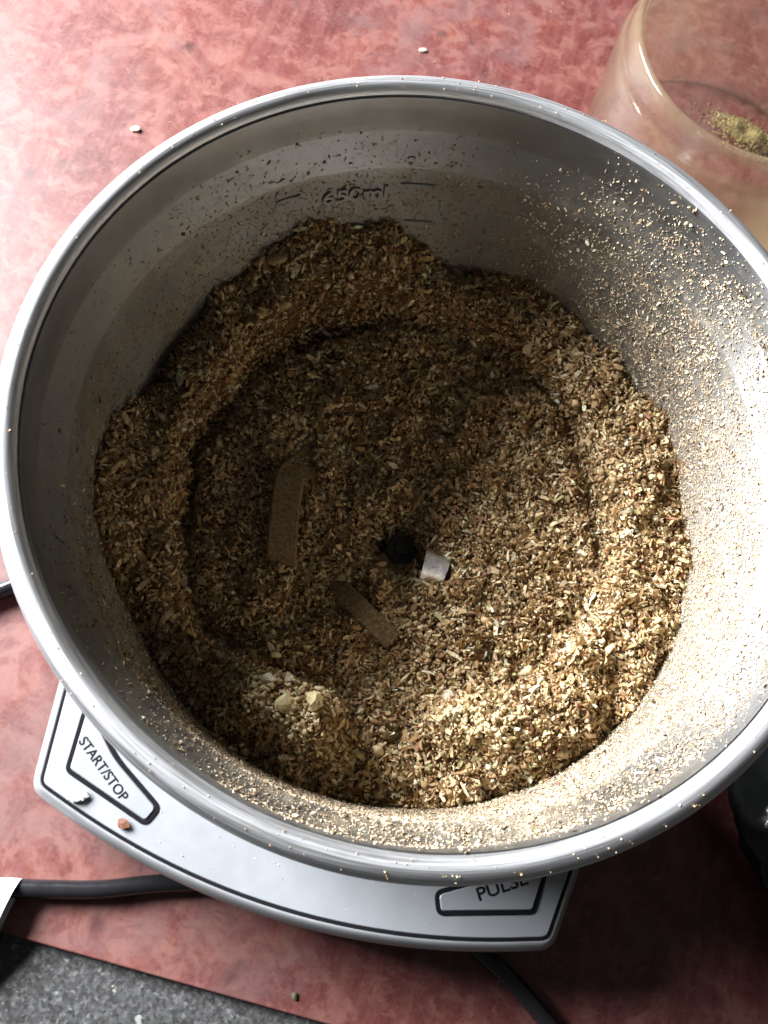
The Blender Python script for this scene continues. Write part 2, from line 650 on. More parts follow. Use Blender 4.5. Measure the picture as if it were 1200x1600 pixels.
# the black line round the panel
gl_o = np.array([p for p in inset(foot, 0.0030) if p[1] < -0.020])
gl_i = np.array([p for p in inset(foot, 0.0040) if p[1] < -0.020])
k = min(len(gl_o), len(gl_i))
start = int(np.argmax(np.linalg.norm(np.diff(np.vstack([gl_o[:k], gl_o[:1]]), axis=0), axis=1))) + 1
gl_o, gl_i = np.roll(gl_o[:k], -start, 0), np.roll(gl_i[:k], -start, 0)
v = [(p[0], p[1], ZF + 0.00015) for p in gl_o] + [(p[0], p[1], ZF + 0.00015) for p in gl_i]
v += [(p[0], p[1], ZF - 0.0007) for p in gl_o] + [(p[0], p[1], ZF - 0.0007) for p in gl_i]
f = []
for i in range(k - 1):
    f += [(i, i + 1, k + i + 1, k + i), (2 * k + i + 1, 2 * k + i, i, i + 1)[::-1], (k + i, k + i + 1, 3 * k + i + 1, 3 * k + i)]
link('panel_seal', pydata('panel_seal', v, f), M_INK, base)


def text_mesh(body, height, width):
    """Lettering as a flat mesh, lower left at the origin, scaled to the given size."""
    cu = bpy.data.curves.new('lettering', 'FONT')
    cu.body = body
    cu.resolution_u = 6
    cu.offset = 0.012
    o = bpy.data.objects.new('lettering_source', cu)
    COL.objects.link(o)
    bpy.context.view_layer.update()
    me = bpy.data.meshes.new_from_object(o.evaluated_get(bpy.context.evaluated_depsgraph_get()))
    bpy.data.objects.remove(o)
    v = coords_of(me).astype(float)
    lo, hi = v.min(0), v.max(0)
    v[:, 0] = (v[:, 0] - lo[0]) / (hi[0] - lo[0]) * width
    v[:, 1] = (v[:, 1] - lo[1]) / (hi[1] - lo[1]) * height
    fs = [tuple(p.vertices) for p in me.polygons]
    bpy.data.meshes.remove(me)
    return v, fs


def button(sgn, word, t0, t1, th, label):
    raw = mm([(sgn * x, y) for x, y in [(-65.4, 41.5), (-63.6, 61.4), (-38.9, 68.6), (-36.6, 63.0), (-51.6, 54.3)]])

    def ring(d):
        return fillet(offset_corners(raw, d), [max(q - d, 0.0004) for q in (0.0022, 0.0024, 0.0022, 0.0026, 0.03)], 8)

    z = ZF + 0.0004
    b = link('button', stack('button', [(ring(.00125), z), (ring(.00125), z + 0.0004), (ring(.00145), z + 0.0006)]), M_PANEL, base, label=label)
    link('button_surround', stack('button_surround', [(ring(0), z - 0.0001), (ring(0), z + 0.0002), (ring(.0001), z + 0.0003), (ring(.0011), z + 0.0003),
                                                      (ring(.00118), z - 0.0001)], False), M_INK, b)
    p0, p1 = np.array(mm([t0])[0]), np.array(mm([t1])[0])
    d = p1 - p0
    ln = np.linalg.norm(d)
    d /= ln
    up = np.array([-d[1], d[0]])
    tv, tf = text_mesh(word, th, ln)
    v3 = [(*(p0 + d * q[0] + up * q[1]), z + 0.00068) for q in tv]
    link('lettering', pydata('lettering', v3, tf), M_INK, b)


button(1, 'START/STOP', (-63.0, 53.6), (-47.0, 64.7), 0.0026, 'start and stop button')
button(-1, 'PULSE', (48.6, 62.2), (60.2, 54.6), 0.0033, 'pulse button partly hidden by the bowl rim')

for x, y in ((-55, 55), (55, 55), (-52, -40), (52, -40)):
    me = lathe('rubber_foot', [(0, 0.0002), (0.007, 0.0002), (0.0075, 0.001), (0.0068, 0.0095), (0, 0.0095)], 24)
    link('rubber_foot', me, M_BLACK, base, smooth=True).location = (x / 1000, -y / 1000, 0)
link('motor_body', lathe('motor_body', [(0.0, 0.029), (0.056, 0.029), (0.0565, 0.034), (0.0535, 0.045), (0.0525, 0.08), (0.0525, 0.0985), (0.051, 0.1003), (0, 0.1003)], 128),
     M_BODY, base, smooth=True)

# power cord: out of the back, round on the left and away under the foot
cp = [(-0.040, 0.036), (-0.075, 0.027), (-0.109, 0.0125), (-0.150, -0.010), (-0.165, -0.038), (-0.140, -0.064), (-0.112, -0.0700),
      tuple(px(30, 1388, 0.0026)[:2]), tuple(px(150, 1390, 0.0026)[:2]), tuple(px(262, 1380, 0.0026)[:2]), (-0.015, -0.0690), (0.016, -0.0745),
      tuple(px(762, 1497, 0.0026)[:2]), tuple(px(850, 1590, 0.0026)[:2]), (0.078, -0.135), (0.12, -0.165)]
Q = Matrix.Rotation(-(FRONT + math.pi / 2), 3, 'Z')
path = catmull([tuple(Q @ Vector((x, y, 0.0028))) for x, y in cp])
path[:, 2] += np.where(np.arange(len(path)) < 14, 0.012 * (1 - np.arange(len(path)) / 14.0), 0)
cord = link('power_cord', tube('power_cord', path, 0.0025), M_CORD, base, smooth=True, label='black power cord')

# ------------------------------------------------------------------ steel bowl
bowl = empty('grinding_bowl', (0, 0, HR - 0.0643), 0, 'round stainless steel grinding bowl dusted with ground spice, seated on the grinder base', 'bowl')
ZB = 0.0643                                        # rim height in the bowl's own frame
WALL = [(.0612, -.0016), (.0608, -.004), (.0605, -.0085), (.0600, -.0100), (.0578, -.0143), (.0572, -.0160), (.0566, -.0225), (.0548, -.040), (.0540, -.047), (.0525, -.052), (.0495, -.0565), (.044, -.0588), (.030, -.0595)]


def wall_r(z):                                     # z relative to the rim
    return np.interp(-np.asarray(z), [-q[1] for q in WALL], [q[0] for q in WALL])


def dense(pts, per=5):
    out = []
    for a, b in zip(pts[:-1], pts[1:]):
        out += [tuple(np.array(a) + (np.array(b) - np.array(a)) * t / per) for t in range(per)]
    return out + [pts[-1]]


inner = [tuple(p) for p in catmull([(r, z) for r, z in WALL], 5)]
rim = [(.0650, -.0046), (.0653, -.0036)] + [(.06335 + .0019 * math.cos(t_), -.0020 + .0020 * math.sin(t_)) for t_ in np.radians(np.linspace(0, 165, 16))]
outside = [(0, -.0630), (.046, -.0630), (.0525, -.060), (.0560, -.052), (.0590, -.0185), (.0615, -.011), (.0622, -.0052), (.0638, -.0050)]
link('rim', lathe('rim', [(r, z + ZB) for r, z in [(.0630, -.0052), (.0643, -.0052)] + rim + [(.0611, -.0030)]], 256), M_RIM, bowl, smooth=True)
prof = [(r, z + ZB) for r, z in outside[:-1] + [(.0618, -.0030)] + inner + [(0.0, -.0595)]]
me = lathe('vessel', prof, 256)
nz = Noise2(3)
cv = coords_of(me)
az = np.degrees(np.arctan2(cv[:, 1], cv[:, 0]))
zz = cv[:, 2] - ZB


def azbump(a, c, wd):
    d = (np.asarray(a) - c + 180) % 360 - 180
    return np.exp(-(d / wd) ** 2)


def film(a, z):
    """How thickly powder clings to the wall (0..1) by compass angle and depth."""
    side = 0.30 + 0.36 * azbump(a, -15, 62) + 0.62 * azbump(a, -95, 48) + 0.42 * azbump(a, 115, 55) + 0.42 * azbump(a, -155, 40)
    deep = np.clip((-z - 0.005) / 0.022, 0, 1)
    return np.clip(side * (0.12 + 0.88 * deep), 0, 1)


ins_ = (np.hypot(cv[:, 0], cv[:, 1]) < 0.0613) & (zz < -0.001) & (np.hypot(cv[:, 0], cv[:, 1]) < wall_r(zz) + 0.0008)
fac_attr(me, np.where(ins_, film(az, zz) * (0.75 + 0.9 * nz(az * 0.09 + 50, zz * 260 + 50)), 0.03))
link('vessel', me, M_STEEL, bowl, smooth=True)


def on_wall(a_deg, z, lift):
    """Point a little in front of the inner wall, in the bowl's frame."""
    a = np.radians(a_deg)
    r = wall_r(z) - lift
    return np.stack([r * np.cos(a), r * np.sin(a), z + ZB], -1)


# raised capacity mark and level lines
tv, tf = text_mesh('650ml', 0.0031, 0.0125)
a0, zc = 108.8, -0.0222
deg = math.degrees(1 / 0.0568)
front = on_wall(a0 - tv[:, 0] * deg, zc + tv[:, 1], 0.00065)
rear = on_wall(a0 - tv[:, 0] * deg, zc + tv[:, 1], -0.0002)
n = len(tv)
edges = {}
for q in tf:
    for i in range(len(q)):
        e = (q[i], q[(i + 1) % len(q)])
        edges[e] = edges.get(e, 0) + 1
fs = [tuple(q) for q in tf] + [(a, b, b + n, a + n) for (a, b) in edges if (b, a) not in edges]
me = pydata('capacity_mark', np.vstack([front, rear]), fs)
fac_attr(me, np.full(len(me.vertices), 0.05))
link('capacity_mark', me, M_STEEL, bowl, label='raised figures 650ml')
for a_c, z_c, half in ((115.6, -.0184, 2.4), (90.3, -.0190, 3.0), (89.2, -.0288, 2.8)):
    aa = np.linspace(a_c + half, a_c - half, 9)
    v = np.vstack([on_wall(aa, np.full(9, z_c + dz), lf) for dz, lf in ((-.0004, -.0002), (-.0002, .0004), (.0002, .0004), (.0004, -.0002))])
    me = pydata('level_line', v, [(r * 9 + i, r * 9 + i + 1, r * 9 + i + 10, r * 9 + i + 9) for r in range(3) for i in range(8)])
    fac_attr(me, np.zeros(len(me.vertices)))
    link('level_line', me, M_STEEL, bowl)

# ------------------------------------------------------------------ the heap of ground spice (height above the rim plane is negative)
n1, n2, n3, n4 = Noise2(11), Noise2(12), Noise2(13), Noise2(14)
WAZ = np.array([-180, -171, -164, -158, -152, -141, -134, -122, -110, -99, -90, -78, -65, -51, -38, -26, -12, 2, 15, 27, 39, 50, 58, 67, 73, 81, 90, 96, 107, 116, 123, 131, 142, 157, 169, 175, 180.])
WZ = np.array([28.5, 31, 37, 45, 48, 47, 50, 52, 52, 50, 45, 44, 41, 43, 41, 40, 42, 41.5, 39.2, 38.3, 40.5, 39.7, 37.6, 38, 42.5, 41.5, 34.4, 29, 28, 27, 28.7, 34, 42.5, 40, 29, 28, 28.5]) / -1000
_fa = np.arange(-180, 181, 1.0)
_k = np.exp(-(np.arange(-12, 13) / 4.5) ** 2)
_w = np.interp(_fa, WAZ, WZ)[:-1]
_w = np.convolve(np.concatenate([_w[-12:], _w, _w[:12]]), _k / _k.sum(), 'valid')
WAZ, WZ = _fa, np.append(_w, _w[0])
# crest of the ring at r = 46 mm
RAZ = np.array([-180, -165, -150, -135, -124, -110, -102, -92, -82, -72, -55, -35, -10, 10, 30, 50, 70, 85, 95, 110, 125, 145, 165, 180.])
RZ = np.array([36, 40, 46, 42.5, 38.5, 39, 45, 46.5, 44, 39, 38.5, 39, 40, 40.5, 40, 39.5, 40.5, 39, 34.5, 32.5, 34, 37, 36, 36]) / -1000
CAZ = np.array([-180, -150, -120, -110, -95, -75, -50, -20, 10, 45, 70, 90, 110, 140, 180.])
CR = np.array([43, 44, 37, 37.5, 44, 35, 37.5, 39.5, 40, 42, 44, 45, 46, 44, 43]) / 1000     # crater edge radius


def heap(x, y):
    r = np.hypot(x, y)
    a = np.degrees(np.arctan2(y, x))
    a = a + 5 * n1(a * 0.11 + 90, r * 90)
    hw, hr, rc = np.interp(a, WAZ, WZ), np.interp(a, RAZ, RZ), np.interp(a, CAZ, CR)
    rc = rc + 0.0022 * n2(x * 260 + 60, y * 260 + 60)
    hw = hw + 0.0034 * n3(a * 0.22 + 60, 5.5 + 0 * a) + 0.0022 * n4(a * 0.75 + 20, 9.5 + 0 * a)
    rp = np.maximum(rc + 0.0035, 0.046)
    floor = -0.0506 + 0.0022 * np.clip(r / 0.04, 0, 1) ** 2 + 0.0030 * n1(x * 75 + 40, y * 75 + 40)
    floor -= 0.0085 * np.exp(-((x + .0010) ** 2 + (y + .0040) ** 2) / 0.0052 ** 2)
    t = np.clip((r - rc) / 0.0028, 0, 1)
    ring = hr + (hw - hr) * np.clip((r - rp) / (0.0555 - rp), 0, 1) ** 1.4
    h = floor + (ring - floor) * t * t * (3 - 2 * t)
    # a gully at the foot of the ring on the shaded side
    h -= 0.0040 * np.exp(-((r - rc + 0.0012) / 0.0017) ** 2) * (0.25 + 1.3 * azbump(a, 168, 38) + 0.9 * azbump(a, 105, 25) + 0.7 * azbump(a, 12, 30))
    # pale crumbly mounds at the broken ends of the ring
    for mx, my, mh, mr in ((-.0185, -.0385, .0030, .0060), (-.0275, -.0335, .0022, .0055), (.0075, -.0385, .0035, .0055), (.015, -.040, .0022, .007)):
        h = h + mh * np.exp(-((x - mx) ** 2 + (y - my) ** 2) / mr ** 2)
    cl = n2(x * 190 + 80, y * 190 + 20) * 0.0034 + n3(x * 430 + 30, y * 430 + 70) * 0.0023 + n4(x * 900 + 10, y * 900 + 10) * 0.0009
    smooth_cliff = azbump(a, 112, 16) * np.exp(-((r - rc - 0.0005) / 0.0035) ** 2)
    return h + cl * (1 - 0.75 * smooth_cliff) * np.clip(1.15 - 0.4 * np.exp(-(r / .01) ** 2), 0, 1)


def slope_normal(x, y):
    e = 0.0004
    g = np.stack([-(heap(x + e, y) - heap(x - e, y)) / (2 * e), -(heap(x, y + e) - heap(x, y - e)) / (2 * e), np.ones_like(x)], -1)
    return g / np.linalg.norm(g, axis=1)[:, None]


def spice_colours(n):
    """Per-crumb colour: tan meal with pale, red-brown and dark bits."""
    pal = np.array([(0.36, 0.225, 0.105), (0.46, 0.315, 0.16), (0.57, 0.43, 0.245), (0.26, 0.145, 0.062), (0.17, 0.085, 0.038), (0.30, 0.13, 0.065), (0.66, 0.55, 0.36), (0.40, 0.33, 0.15)])
    p = np.array([.22, .30, .20, .10, .04, .018, .085, .04])
    c = pal[rng.choice(len(pal), n, p=p / p.sum())]
    return np.clip(c * np.array([1.34, 1.42, 1.53]) * rng.uniform(0.8, 1.2, (n, 1)), 0, 0.85)


# bed under the loose crumbs
NR, NA = 110, 300
rr = np.linspace(0, 1, NR) ** 0.75
aa = np.linspace(0, 2 * math.pi, NA, endpoint=False)
gr, ga = np.meshgrid(rr, aa, indexing='ij')
x0, y0 = gr * 0.0580 * np.cos(ga), gr * 0.0580 * np.sin(ga)
h0 = heap(x0, y0)
scale = np.minimum(1, (wall_r(h0) - 0.0001) / np.maximum(np.hypot(x0, y0), 1e-9))
x0, y0 = x0 * scale, y0 * scale
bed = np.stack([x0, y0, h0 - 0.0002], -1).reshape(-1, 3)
i, j = np.meshgrid(np.arange(NR - 1), np.arange(NA), indexing='ij')
a_, b_, c_, d_ = i * NA + j, i * NA + (j + 1) % NA, (i + 1) * NA + (j + 1) % NA, (i + 1) * NA + j
bedf = np.vstack([np.stack([a_, d_, c_], -1).reshape(-1, 3), np.stack([a_, c_, b_], -1).reshape(-1, 3)])

BLADES = [[(0.003, -0.006, -.0530), (-0.012, -0.010, -.0530), (-0.0225, -0.0120, -.0515), (-0.0236, -0.0070, -.0462), (-0.0226, 0.0065, -.0456), (-0.0205, 0.0105, -.0480), (-0.0175, 0.0145, -.0505)],
          [(0.003, -0.006, -.0540), (-0.008, -0.009, -.0540), (-0.0130, -0.0118, -.0505), (-0.0085, -0.0180, -.0474), (-0.0020, -0.0235, -.0495)]]


def clear_of_blades(x, y):
    ok = np.ones(len(x), bool)
    for p0, p1, hw in (((-.0238, -.0073), (-.0226, .0068), .0027), ((-.0122, -.0130), (-.0040, -.0215), .0019), ((-.0015, -.0035), (.0015, -.0062), .0034), ((.0040, -.0078), (.0072, -.0098), .0024)):
        p0, p1 = np.array(p0), np.array(p1)
        d = p1 - p0
        t = np.clip(((x - p0[0]) * d[0] + (y - p0[1]) * d[1]) / (d @ d), 0, 1)
        ok &= np.hypot(x - p0[0] - t * d[0], y - p0[1] - t * d[1]) > hw
    near_hub = np.hypot(x, y + .0048) < .006
    return ok | (rng.random(len(x)) < np.where(near_hub, 0.28, 0.16))


def scatter(n, smin, smax, lift, frac_curl):
    a = rng.uniform(-math.pi, math.pi, n)
    r = 0.0570 * np.sqrt(rng.random(n))
    x, y = r * np.cos(a), r * np.sin(a)
    keep = clear_of_blades(x, y)
    x, y = x[keep], y[keep]
    h = heap(x, y)
    ok = np.hypot(x, y) < wall_r(h) - 0.0003
    x, y, h = x[ok], y[ok], h[ok]
    nn = slope_normal(x, y)
    cliff = azbump(np.degrees(np.arctan2(y, x)), 112, 14)
    ok = rng.random(len(x)) < np.clip(0.30 / nn[:, 2] * (1 - 0.55 * cliff * (nn[:, 2] < 0.7)), 0, 1)
    x, y, h, nn = x[ok], y[ok], h[ok], nn[ok]
    s = np.exp(rng.normal(0, 0.38, len(x)))
    s = np.clip(s * (smin + smax) / 2, smin * 0.6, smax * 1.5)
    c = np.stack([x, y, h], -1) + nn * rng.uniform(-0.0004, lift, (len(x), 1))
    q = int(len(x) * frac_curl)
    v1, f1, k1 = curls(c[:q], nn[:q], s[:q], 0.75)
    v2, f2, k2 = shards(c[q:], nn[q:], s[q:], 0.8)
    col = np.vstack([np.repeat(spice_colours(q), k1, 0), np.repeat(spice_colours(len(x) - q), k2, 0)])
    V, F = join([(v1, f1), (v2, f2)])
    return V, F, col


A = scatter(135000, 0.00034, 0.00078, 0.0010, 0.58)
B = scatter(110000, 0.00014, 0.00032, 0.0012, 0.25)
D = scatter(2600, 0.00075, 0.00125, 0.0010, 0.6)
# crumbly pale meal at the broken ends of the ring
cx, cy = [], []
for mx, my, mr, q in ((-.0265, -.0345, .0034, 260), (-.0200, -.0385, .0034, 240), (-.0310, -.0330, .0030, 120), (.0070, -.0375, .0034, 260), (.0130, -.0400, .0045, 240)):
    cx.append(mx + rng.normal(0, mr * 0.6, q))
    cy.append(my + rng.normal(0, mr * 0.6, q))
cx, cy = np.concatenate(cx), np.concatenate(cy)
cn = slope_normal(cx, cy)
cc = np.stack([cx, cy, heap(cx, cy)], -1) + np.array([0, 0, 1.0]) * rng.uniform(0, 0.0016, (len(cx), 1))
E_ = shards(cc, cn, rng.uniform(.0003, .0009, len(cx)), 0.9, (0.5, 0.9))
E_col = np.repeat(np.clip(spice_colours(len(cx)) * 0.35 + np.array([0.46, 0.38, 0.23]), 0, 0.85), E_[2], 0)
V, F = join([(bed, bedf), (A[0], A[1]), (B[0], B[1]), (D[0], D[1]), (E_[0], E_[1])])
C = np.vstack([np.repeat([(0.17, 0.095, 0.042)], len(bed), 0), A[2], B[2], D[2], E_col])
V[:, 2] += HR
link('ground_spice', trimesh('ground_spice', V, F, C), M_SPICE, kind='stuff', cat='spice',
     label='coarse tan brown ground spice heaped in a ring inside the steel bowl')

# ------------------------------------------------------------------ powder clinging to the wall and rim
n = 230000
a = rng.uniform(-180, 180, n)
z = -rng.uniform(0.0015, 0.052, n)
dens = 0.045 + 0.95 * azbump(a, 5, 50) + 0.95 * azbump(a, -55, 45) + 0.55 * azbump(a, -100, 40) + 0.18 * azbump(a, -150, 35) + 0.22 * azbump(a, 112, 38)
dens *= np.where(z > -0.0095, np.clip((-z) / 0.0095, 0.05, 1) * 0.75, 1.0)
dens *= np.where((a > 60) | (a < -120), np.clip((-z - 0.006) / 0.010, 0.06, 1), 1.0)
dens *= np.where(z > -0.006, np.clip(azbump(a, 15, 45) + 0.2, 0, 1), 1)
dens *= 0.55 + 1.3 * (n3(a * 0.4 + 77, z * 900 + 99) + 0.5)
wq = on_wall(a, z, 0.0001)
above = z - heap(wq[:, 0] * 0.985, wq[:, 1] * 0.985)
dens += 0.75 * np.exp(-np.clip(above, 0, 1) / 0.0022)
k = rng.random(n) < dens * 0.62
a, z = a[k], z[k]
wp = on_wall(a, z, 0.0001)
hh = heap(wp[:, 0] * 0.985, wp[:, 1] * 0.985)
k = z > hh - 0.0005
a, z, wp = a[k], z[k], wp[k]
nn = np.stack([-np.cos(np.radians(a)), -np.sin(np.radians(a)), np.full(len(a), 0.15)], -1)
s = np.clip(np.exp(rng.normal(0, 0.6, len(a))) * 0.00014, 0.00005, 0.00060)
q = len(a) // 3
v1, f1, k1 = curls(wp[:q], nn[:q], s[:q], 0.45)
v2, f2, k2 = shards(wp[q:], nn[q:], s[q:], 0.4, (0.25, 0.5))
V, F = join([(v1, f1), (v2, f2)])
C = np.vstack([np.repeat(spice_colours(q), k1, 0), np.repeat(spice_colours(len(a) - q), k2, 0)])
C = C * 0.7 + C.mean(1, keepdims=True) * 0.3
V[:, 2] += HR - ZB
link('clinging_powder', trimesh('clinging_powder', V, F, C), M_SPICE, kind='stuff', cat='spice powder',
     label='fine spice flecks clinging to the inner wall of the steel bowl')

# flecks on the rim, the foot and the board
P, NN, SS = [], [], []
for _ in range(240):
    t = math.radians(rng.uniform(-180, 180))
    r = rng.uniform(0.0618, 0.0649)
    P.append((r * math.cos(t), r * math.sin(t), HR + 0.00005 - 0.16 * abs(r - 0.0634)))
    SS.append(rng.uniform(0.00007, 0.00024))
for _ in range(110):
    x, y = rng.uniform(-68, 66), rng.uniform(50, 79)
    p = np.array([x / 1000, -y / 1000])
    p = p[0] * np.array([math.cos(FRONT + math.pi / 2), math.sin(FRONT + math.pi / 2)]) + p[1] * np.array([-math.sin(FRONT + math.pi / 2), math.cos(FRONT + math.pi / 2)])
    if y < 75 - (x / 67) ** 2 * 11.6:
        P.append((p[0], p[1], ZF + 0.00045))
        SS.append(rng.uniform(0.00010, 0.00030))
for _ in range(160):
    x, y = rng.uniform(-0.15, 0.17), rng.uniform(-0.1, 0.3)
    P.append((x, y, 0.0001))
    SS.append(rng.uniform(0.00012, 0.0004))
P, SS = np.array(P), np.array(SS)
V, F, k1 = shards(P, np.repeat([(0, 0, 1.0)], len(P), 0), SS, 0.5)
link('loose_flecks', trimesh('loose_flecks', V, F, np.repeat(spice_colours(len(P)) * 1.1, k1, 0)), M_SPICE, kind='stuff', cat='spice flecks',
     label='tiny spice flecks strewn over the rim, the silver foot and the red board')

# ------------------------------------------------------------------ blade
blade = bpy.data.objects.new('blade_assembly', None)
COL.objects.link(blade)
blade.parent = bowl
for pts, wd in zip(BLADES, (0.0058, 0.0040)):
    P = catmull([(x, y, z + ZB) for x, y, z in pts], 6)
    T = np.gradient(P, axis=0)
    T /= np.linalg.norm(T, axis=1)[:, None]
    side = np.cross(T, (0, 0, 1.0))
    side /= np.linalg.norm(side, axis=1)[:, None]
    side[:, 2] -= 0.16
    v, f = [], []
    for p, s_ in zip(P, side):
        for q, dz in ((-1, 0), (-0.85, .0004), (0.85, .0004), (1, 0), (0.85, -.0006), (-0.85, -.0006)):
            v.append(p + s_ * q * wd / 2 + np.array([0, 0, dz]))
    for i in range(len(P) - 1):
        for k in range(6):
            f.append((i * 6 + k, i * 6 + (k + 1) % 6, i * 6 + 6 + (k + 1) % 6, i * 6 + 6 + k))
    f += [tuple(range(6)), tuple(range(len(v) - 6, len(v)))]
    link('blade', pydata('blade', v, f), M_BLADE, blade, label='blade arm coated with brown powder')
hub = link('hub', lathe('hub', [(0, -.0515 + ZB), (.0014, -.0515 + ZB), (.0015, -.0522 + ZB), (.0031, -.0523 + ZB), (.0036, -.0530 + ZB), (.0036, -.0592 + ZB)], 6), M_BLACK, blade)
hub.location = (0.0000, -0.0045, 0)
ra, rb, rc_, rd = [px(u_, v_, HR - 0.0472)[:2] for u_, v_ in ((668, 852), (708, 868), (692, 912), (656, 904))]
v, f = [], []
for i in range(9):                                 # across the sleeve
    t = i / 8
    for k in range(5):                             # along it
        q = k / 4
        p = (1 - q) * ((1 - t) * ra + t * rd) + q * ((1 - t) * rb + t * rc_)
        arch = 0.0019 * math.sqrt(max(0, 1 - (2 * t - 1) ** 2))
        for dz in (0, -0.0005):
            v.append((p[0], p[1], -.0480 + ZB + arch - 0.0012 * q + dz))
for i in range(8):
    for k in range(4):
        a = (i * 5 + k) * 2
        f += [(a, a + 2, a + 12, a + 10), (a + 1, a + 11, a + 13, a + 3)]
me = pydata('blade_root', v, f)
me.shade_smooth()
link('blade_root', me, M_SHINY, blade, label='bare shiny steel root of the blade')


# ------------------------------------------------------------------ single bits that stand out
def lump(name, at, radii, col, rz, label, cat, group=None, rough=0.35, seed=1, sub=3, sink=0.25):
    bm = bmesh.new()
    bmesh.ops.create_icosphere(bm, subdivisions=sub, radius=1)
    g = np.random.default_rng(seed)
    waves = [(g.normal(0, 1, 3) * f_, g.uniform(0, 6.3), 0.22 / f_ ** 0.6) for f_ in (1.5, 1.8, 2.5, 3.2, 4.2, 5.5) + ((8.0, 11.0, 15.0) if sub > 4 else ())]
    for q in bm.verts:
        d = 1 + rough * sum(A_ * math.sin(float(np.dot(k_, q.co)) + p_) for k_, p_, A_ in waves) * 1.6
        d *= 1 + g.normal(0, 0.07) * (rough > 0.3 and sub < 5)
        q.co = Vector((q.co.x * d * radii[0], q.co.y * d * radii[1], q.co.z * d * radii[2]))
    me = bpy.data.meshes.new(name)
    bm.to_mesh(me)
    bm.free()
    o = link(name, me, col, label=label, cat=cat, group=group, smooth=sub > 4)
    o.location = (at[0], at[1], at[2] + radii[2] * (1 - sink))
    o.rotation_euler = (0, 0, rz)
    return o


M_PALE = plain('pale_yellow_root', (0.70, 0.58, 0.32), 0.6, 0, 900, 0.15, 0.3)
M_CREAM = plain('cream_crumb', (0.72, 0.66, 0.52), 0.65, 0, 900, 0.12, 0.3)
M_SEED = plain('seed_husk', (0.42, 0.31, 0.16), 0.5, 0, 1200, 0.25, 0.3)
M_CHIP = plain('orange_brown_chip', (0.14, 0.05, 0.022), 0.55, 0, 900, 0.3, 0.3)
M_WHITE = plain('white_crumb', (0.78, 0.79, 0.80), 0.7, 0, 900, 0.08, 0.4)


def on_heap(u, v, zrel):
    p = px(u, v, HR + zrel)
    for _ in range(6):
        zrel = float(heap(np.array([p[0]]), np.array([p[1]]))[0]) + 0.0004
        p = px(u, v, HR + zrel)
    return (p[0], p[1], HR + zrel)


lump('spice_lump', on_heap(447, 1098, -.036), (.0019, .0016, .0016), M_PALE, 0.4, 'rounded pale yellow lump of spice on the heap, left of its twin', 'spice lump', seed=3, sub=2, sink=0.5)
lump('spice_lump', on_heap(492, 1097, -.036), (.0018, .0015, .0016), M_PALE, 1.4, 'squarish pale yellow lump of spice at the end of the heap', 'spice lump', seed=8, sub=2, sink=0.5)
lump('husk_flake', on_heap(418, 1062, -.036), (.0012, .0010, .0014), M_CREAM, 0.2, 'upright cream husk flake beside the pale yellow lumps', 'husk', seed=5, sub=2)
lump('spice_lump', on_heap(697, 1092, -.036), (.0021, .0015, .0011), M_CREAM, 0.3, 'cream clump on the broken end of the brightly lit spice ring', 'spice lump', seed=15, sub=2, sink=0.5)
lump('seed', on_heap(433, 408, -.030), (.0021, .0010, .0008), M_SEED, 0.3, 'whole oval seed husk on the shaded back of the heap', 'seed', rough=0.12, seed=4)

lump('spice_chip', px(192, 1287, ZF + 0.0006), (.0019, .0013, .0006), M_CHIP, -0.4, 'orange brown chip lying on the silver foot below the start button', 'spice chip', seed=6, sub=1, sink=0.1)
lump('white_crumb', px(122, 1243, ZF + 0.0006), (.0024, .0016, .0009), M_WHITE, 0.3, 'white crumb on the silver foot against the start button edge', 'crumb', seed=21, rough=0.5, sink=0.1)
for (u, v, s_, lab) in ((660, 80, .0016, 'white crumb on the red board behind the bowl'),
                        (212, 203, .0020, 'flat pale oval flake on the red board left of the bowl'),):
    lump('crumb', px(u, v, 0.0), (s_, s_ * 0.55, s_ * 0.35), M_CREAM, 0.1, lab, 'crumb', seed=int(u), sub=2, sink=0.1)
lump('husk_flake', px(460, 1556, 0.0), (.0008, .0013, .0004), plain('dark_olive_husk', (0.06, 0.055, 0.03), 0.6), 0.1, 'dark olive husk flake on the red board in front of the silver foot', 'husk', seed=9, sub=2, sink=0.1)

# ------------------------------------------------------------------ clear lid standing on the board
lc = px(1203, 96, 0.060)
lid = empty('clear_lid', (lc[0], lc[1], 0), 0, 'clear plastic grinder lid coated with pale dust, standing on the red board', 'lid')
lo = [(.0492, .0004), (.0496, .0016), (.0494, .0042), (.0488, .0055), (.0490, .020), (.0492, .049), (.0490, .0532), (.0484, .0544), (.0478, .0550), (.0474, .0562), (.0466, .0640), (.0459, .0652)]
li = [(.0444, .0650), (.0438, .0640), (.0444, .0560), (.0458, .0535), (.0468, .0520), (.0470, .0480), (.0468, .020), (.0466, .0045), (.0470, .0020), (.0472, .0004)]
me = lathe('lid_shell', lo + li, 160, True)
cv = coords_of(me)
azl = np.degrees(np.arctan2(cv[:, 1], cv[:, 0]))
fac_attr(me, np.clip((0.0555 - cv[:, 2]) / 0.002, 0, 1) * (0.03 + 0.55 * azbump(azl, -76, 44)) + 0.03 + 0.08 * azbump(azl, -85, 50) + 0.22 * (cv[:, 2] > 0.0638) + 0.10 * ((cv[:, 2] > 0.0535) & (cv[:, 2] < 0.0556)))  # dust film, plus pale bands painting glints along the top edge and shoulder
link('lid_shell', me, M_LID, lid, smooth=True)
me = lathe('lid_top', [(0, .0595), (.0436, .0595), (.0436, .0585), (0, .0585)], 120)
fac_attr(me, np.full(len(me.vertices), 0.03))
link('lid_top', me, M_LID, lid)
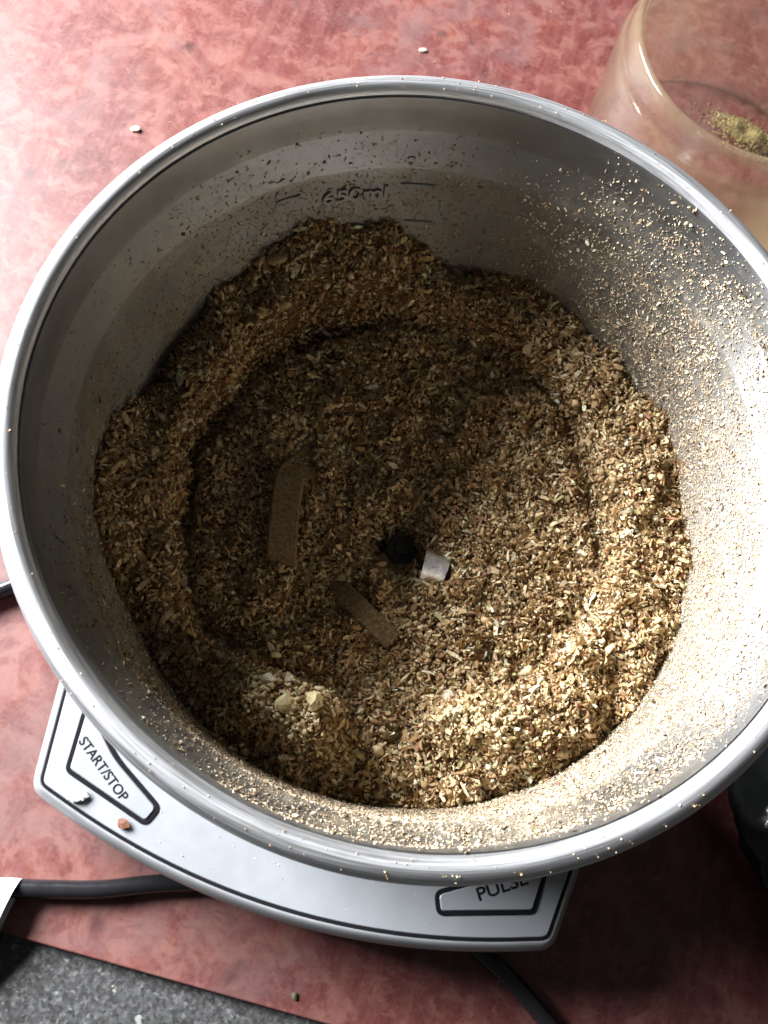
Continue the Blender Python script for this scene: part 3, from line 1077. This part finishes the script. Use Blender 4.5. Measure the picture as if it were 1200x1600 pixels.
# a little heap of powder under the lid
c = px(1160, 214, 0.0)
n = 3500
a = rng.uniform(0, 2 * math.pi, n)
r = 0.012 * np.clip(np.abs(rng.normal(0, 0.42, n)), 0, 1.4)
x, y = r * np.cos(a) * 1.5, r * np.sin(a) * 0.7
rt = math.radians(-32)
h = 0.004 * np.clip(1 - (r / 0.012) ** 2, 0, 1) * (0.8 + 0.5 * n2(x * 200 + 50, y * 200 + 50))
pts = np.stack([c[0] + x * math.cos(rt) - y * math.sin(rt), c[1] + x * math.sin(rt) + y * math.cos(rt), h + 0.0003], -1)
V, F, k1 = shards(pts, np.repeat([(0, 0, 1.0)], n, 0), rng.uniform(.0003, .0007, n), 0.7)
link('spice_pile', trimesh('spice_pile', V, F, np.repeat(spice_colours(n) * np.array([0.36, 0.37, 0.27]), k1, 0)), M_SPICE, kind='stuff', cat='spice',
     label='small pile of yellowish ground spice seen through the clear lid')

# ------------------------------------------------------------------ paper tag on the cord
pr = [(-.020, .0012), (-.012, .0040), (-.004, .0068), (.000, .0075), (.004, .0070), (.0068, .0050), (.0072, .0028), (.0060, .0010), (.000, .0002), (-.010, .0003), (-.020, .0006)]
pr = catmull([(0, y, z) for y, z in pr], 4)[:, 1:]
th = 0.00025
tl, tr_ = px(-60, 1372, 0.006), px(28, 1376, 0.007)
d = np.array([tr_[0] - tl[0], tr_[1] - tl[1]])
d /= np.linalg.norm(d)
nrm2 = np.array([-d[1], d[0]])
v, f = [], []
k = len(pr)
for s_ in (0, 1):
    for i, (y, z) in enumerate(pr):
        for t in (0, 1):
            g = np.gradient(pr, axis=0)[i]
            g /= np.linalg.norm(g)
            yy, zz_ = y + (g[1] * th if t else 0), z + (-g[0] * th if t else 0)
            along = (-0.045 if s_ == 0 else 0.0 + 0.33 * (yy - 0.0068))
            p = np.array([tr_[0], tr_[1]]) + d * along + nrm2 * (yy - 0.0068)
            v.append((p[0], p[1], max(zz_, 0.0002) + 0.0002 * t))


def vid(s_, i, t):
    return s_ * 2 * k + i * 2 + t


for i in range(k - 1):
    f += [(vid(0, i, 0), vid(0, i + 1, 0), vid(1, i + 1, 0), vid(1, i, 0)), (vid(0, i, 1), vid(1, i, 1), vid(1, i + 1, 1), vid(0, i + 1, 1)),
          (vid(1, i, 0), vid(1, i + 1, 0), vid(1, i + 1, 1), vid(1, i, 1)), (vid(0, i, 0), vid(0, i, 1), vid(0, i + 1, 1), vid(0, i + 1, 0))]
link('paper_tag', pydata('paper_tag', v, f), M_PAPER, cat='tag', label='white paper tag folded round the black power cord', smooth=False)

# ------------------------------------------------------------------ glossy black plastic at the right
bc = px(1172, 1235, 0.016)
lump('plastic_bag', (bc[0] + 0.034, bc[1] - 0.012, 0.0), (.034, .044, .020), M_BAG, 0.2, 'crumpled glossy black plastic bag on the red board beside the bowl', 'bag', seed=31, sub=5, rough=0.75, sink=0.12)
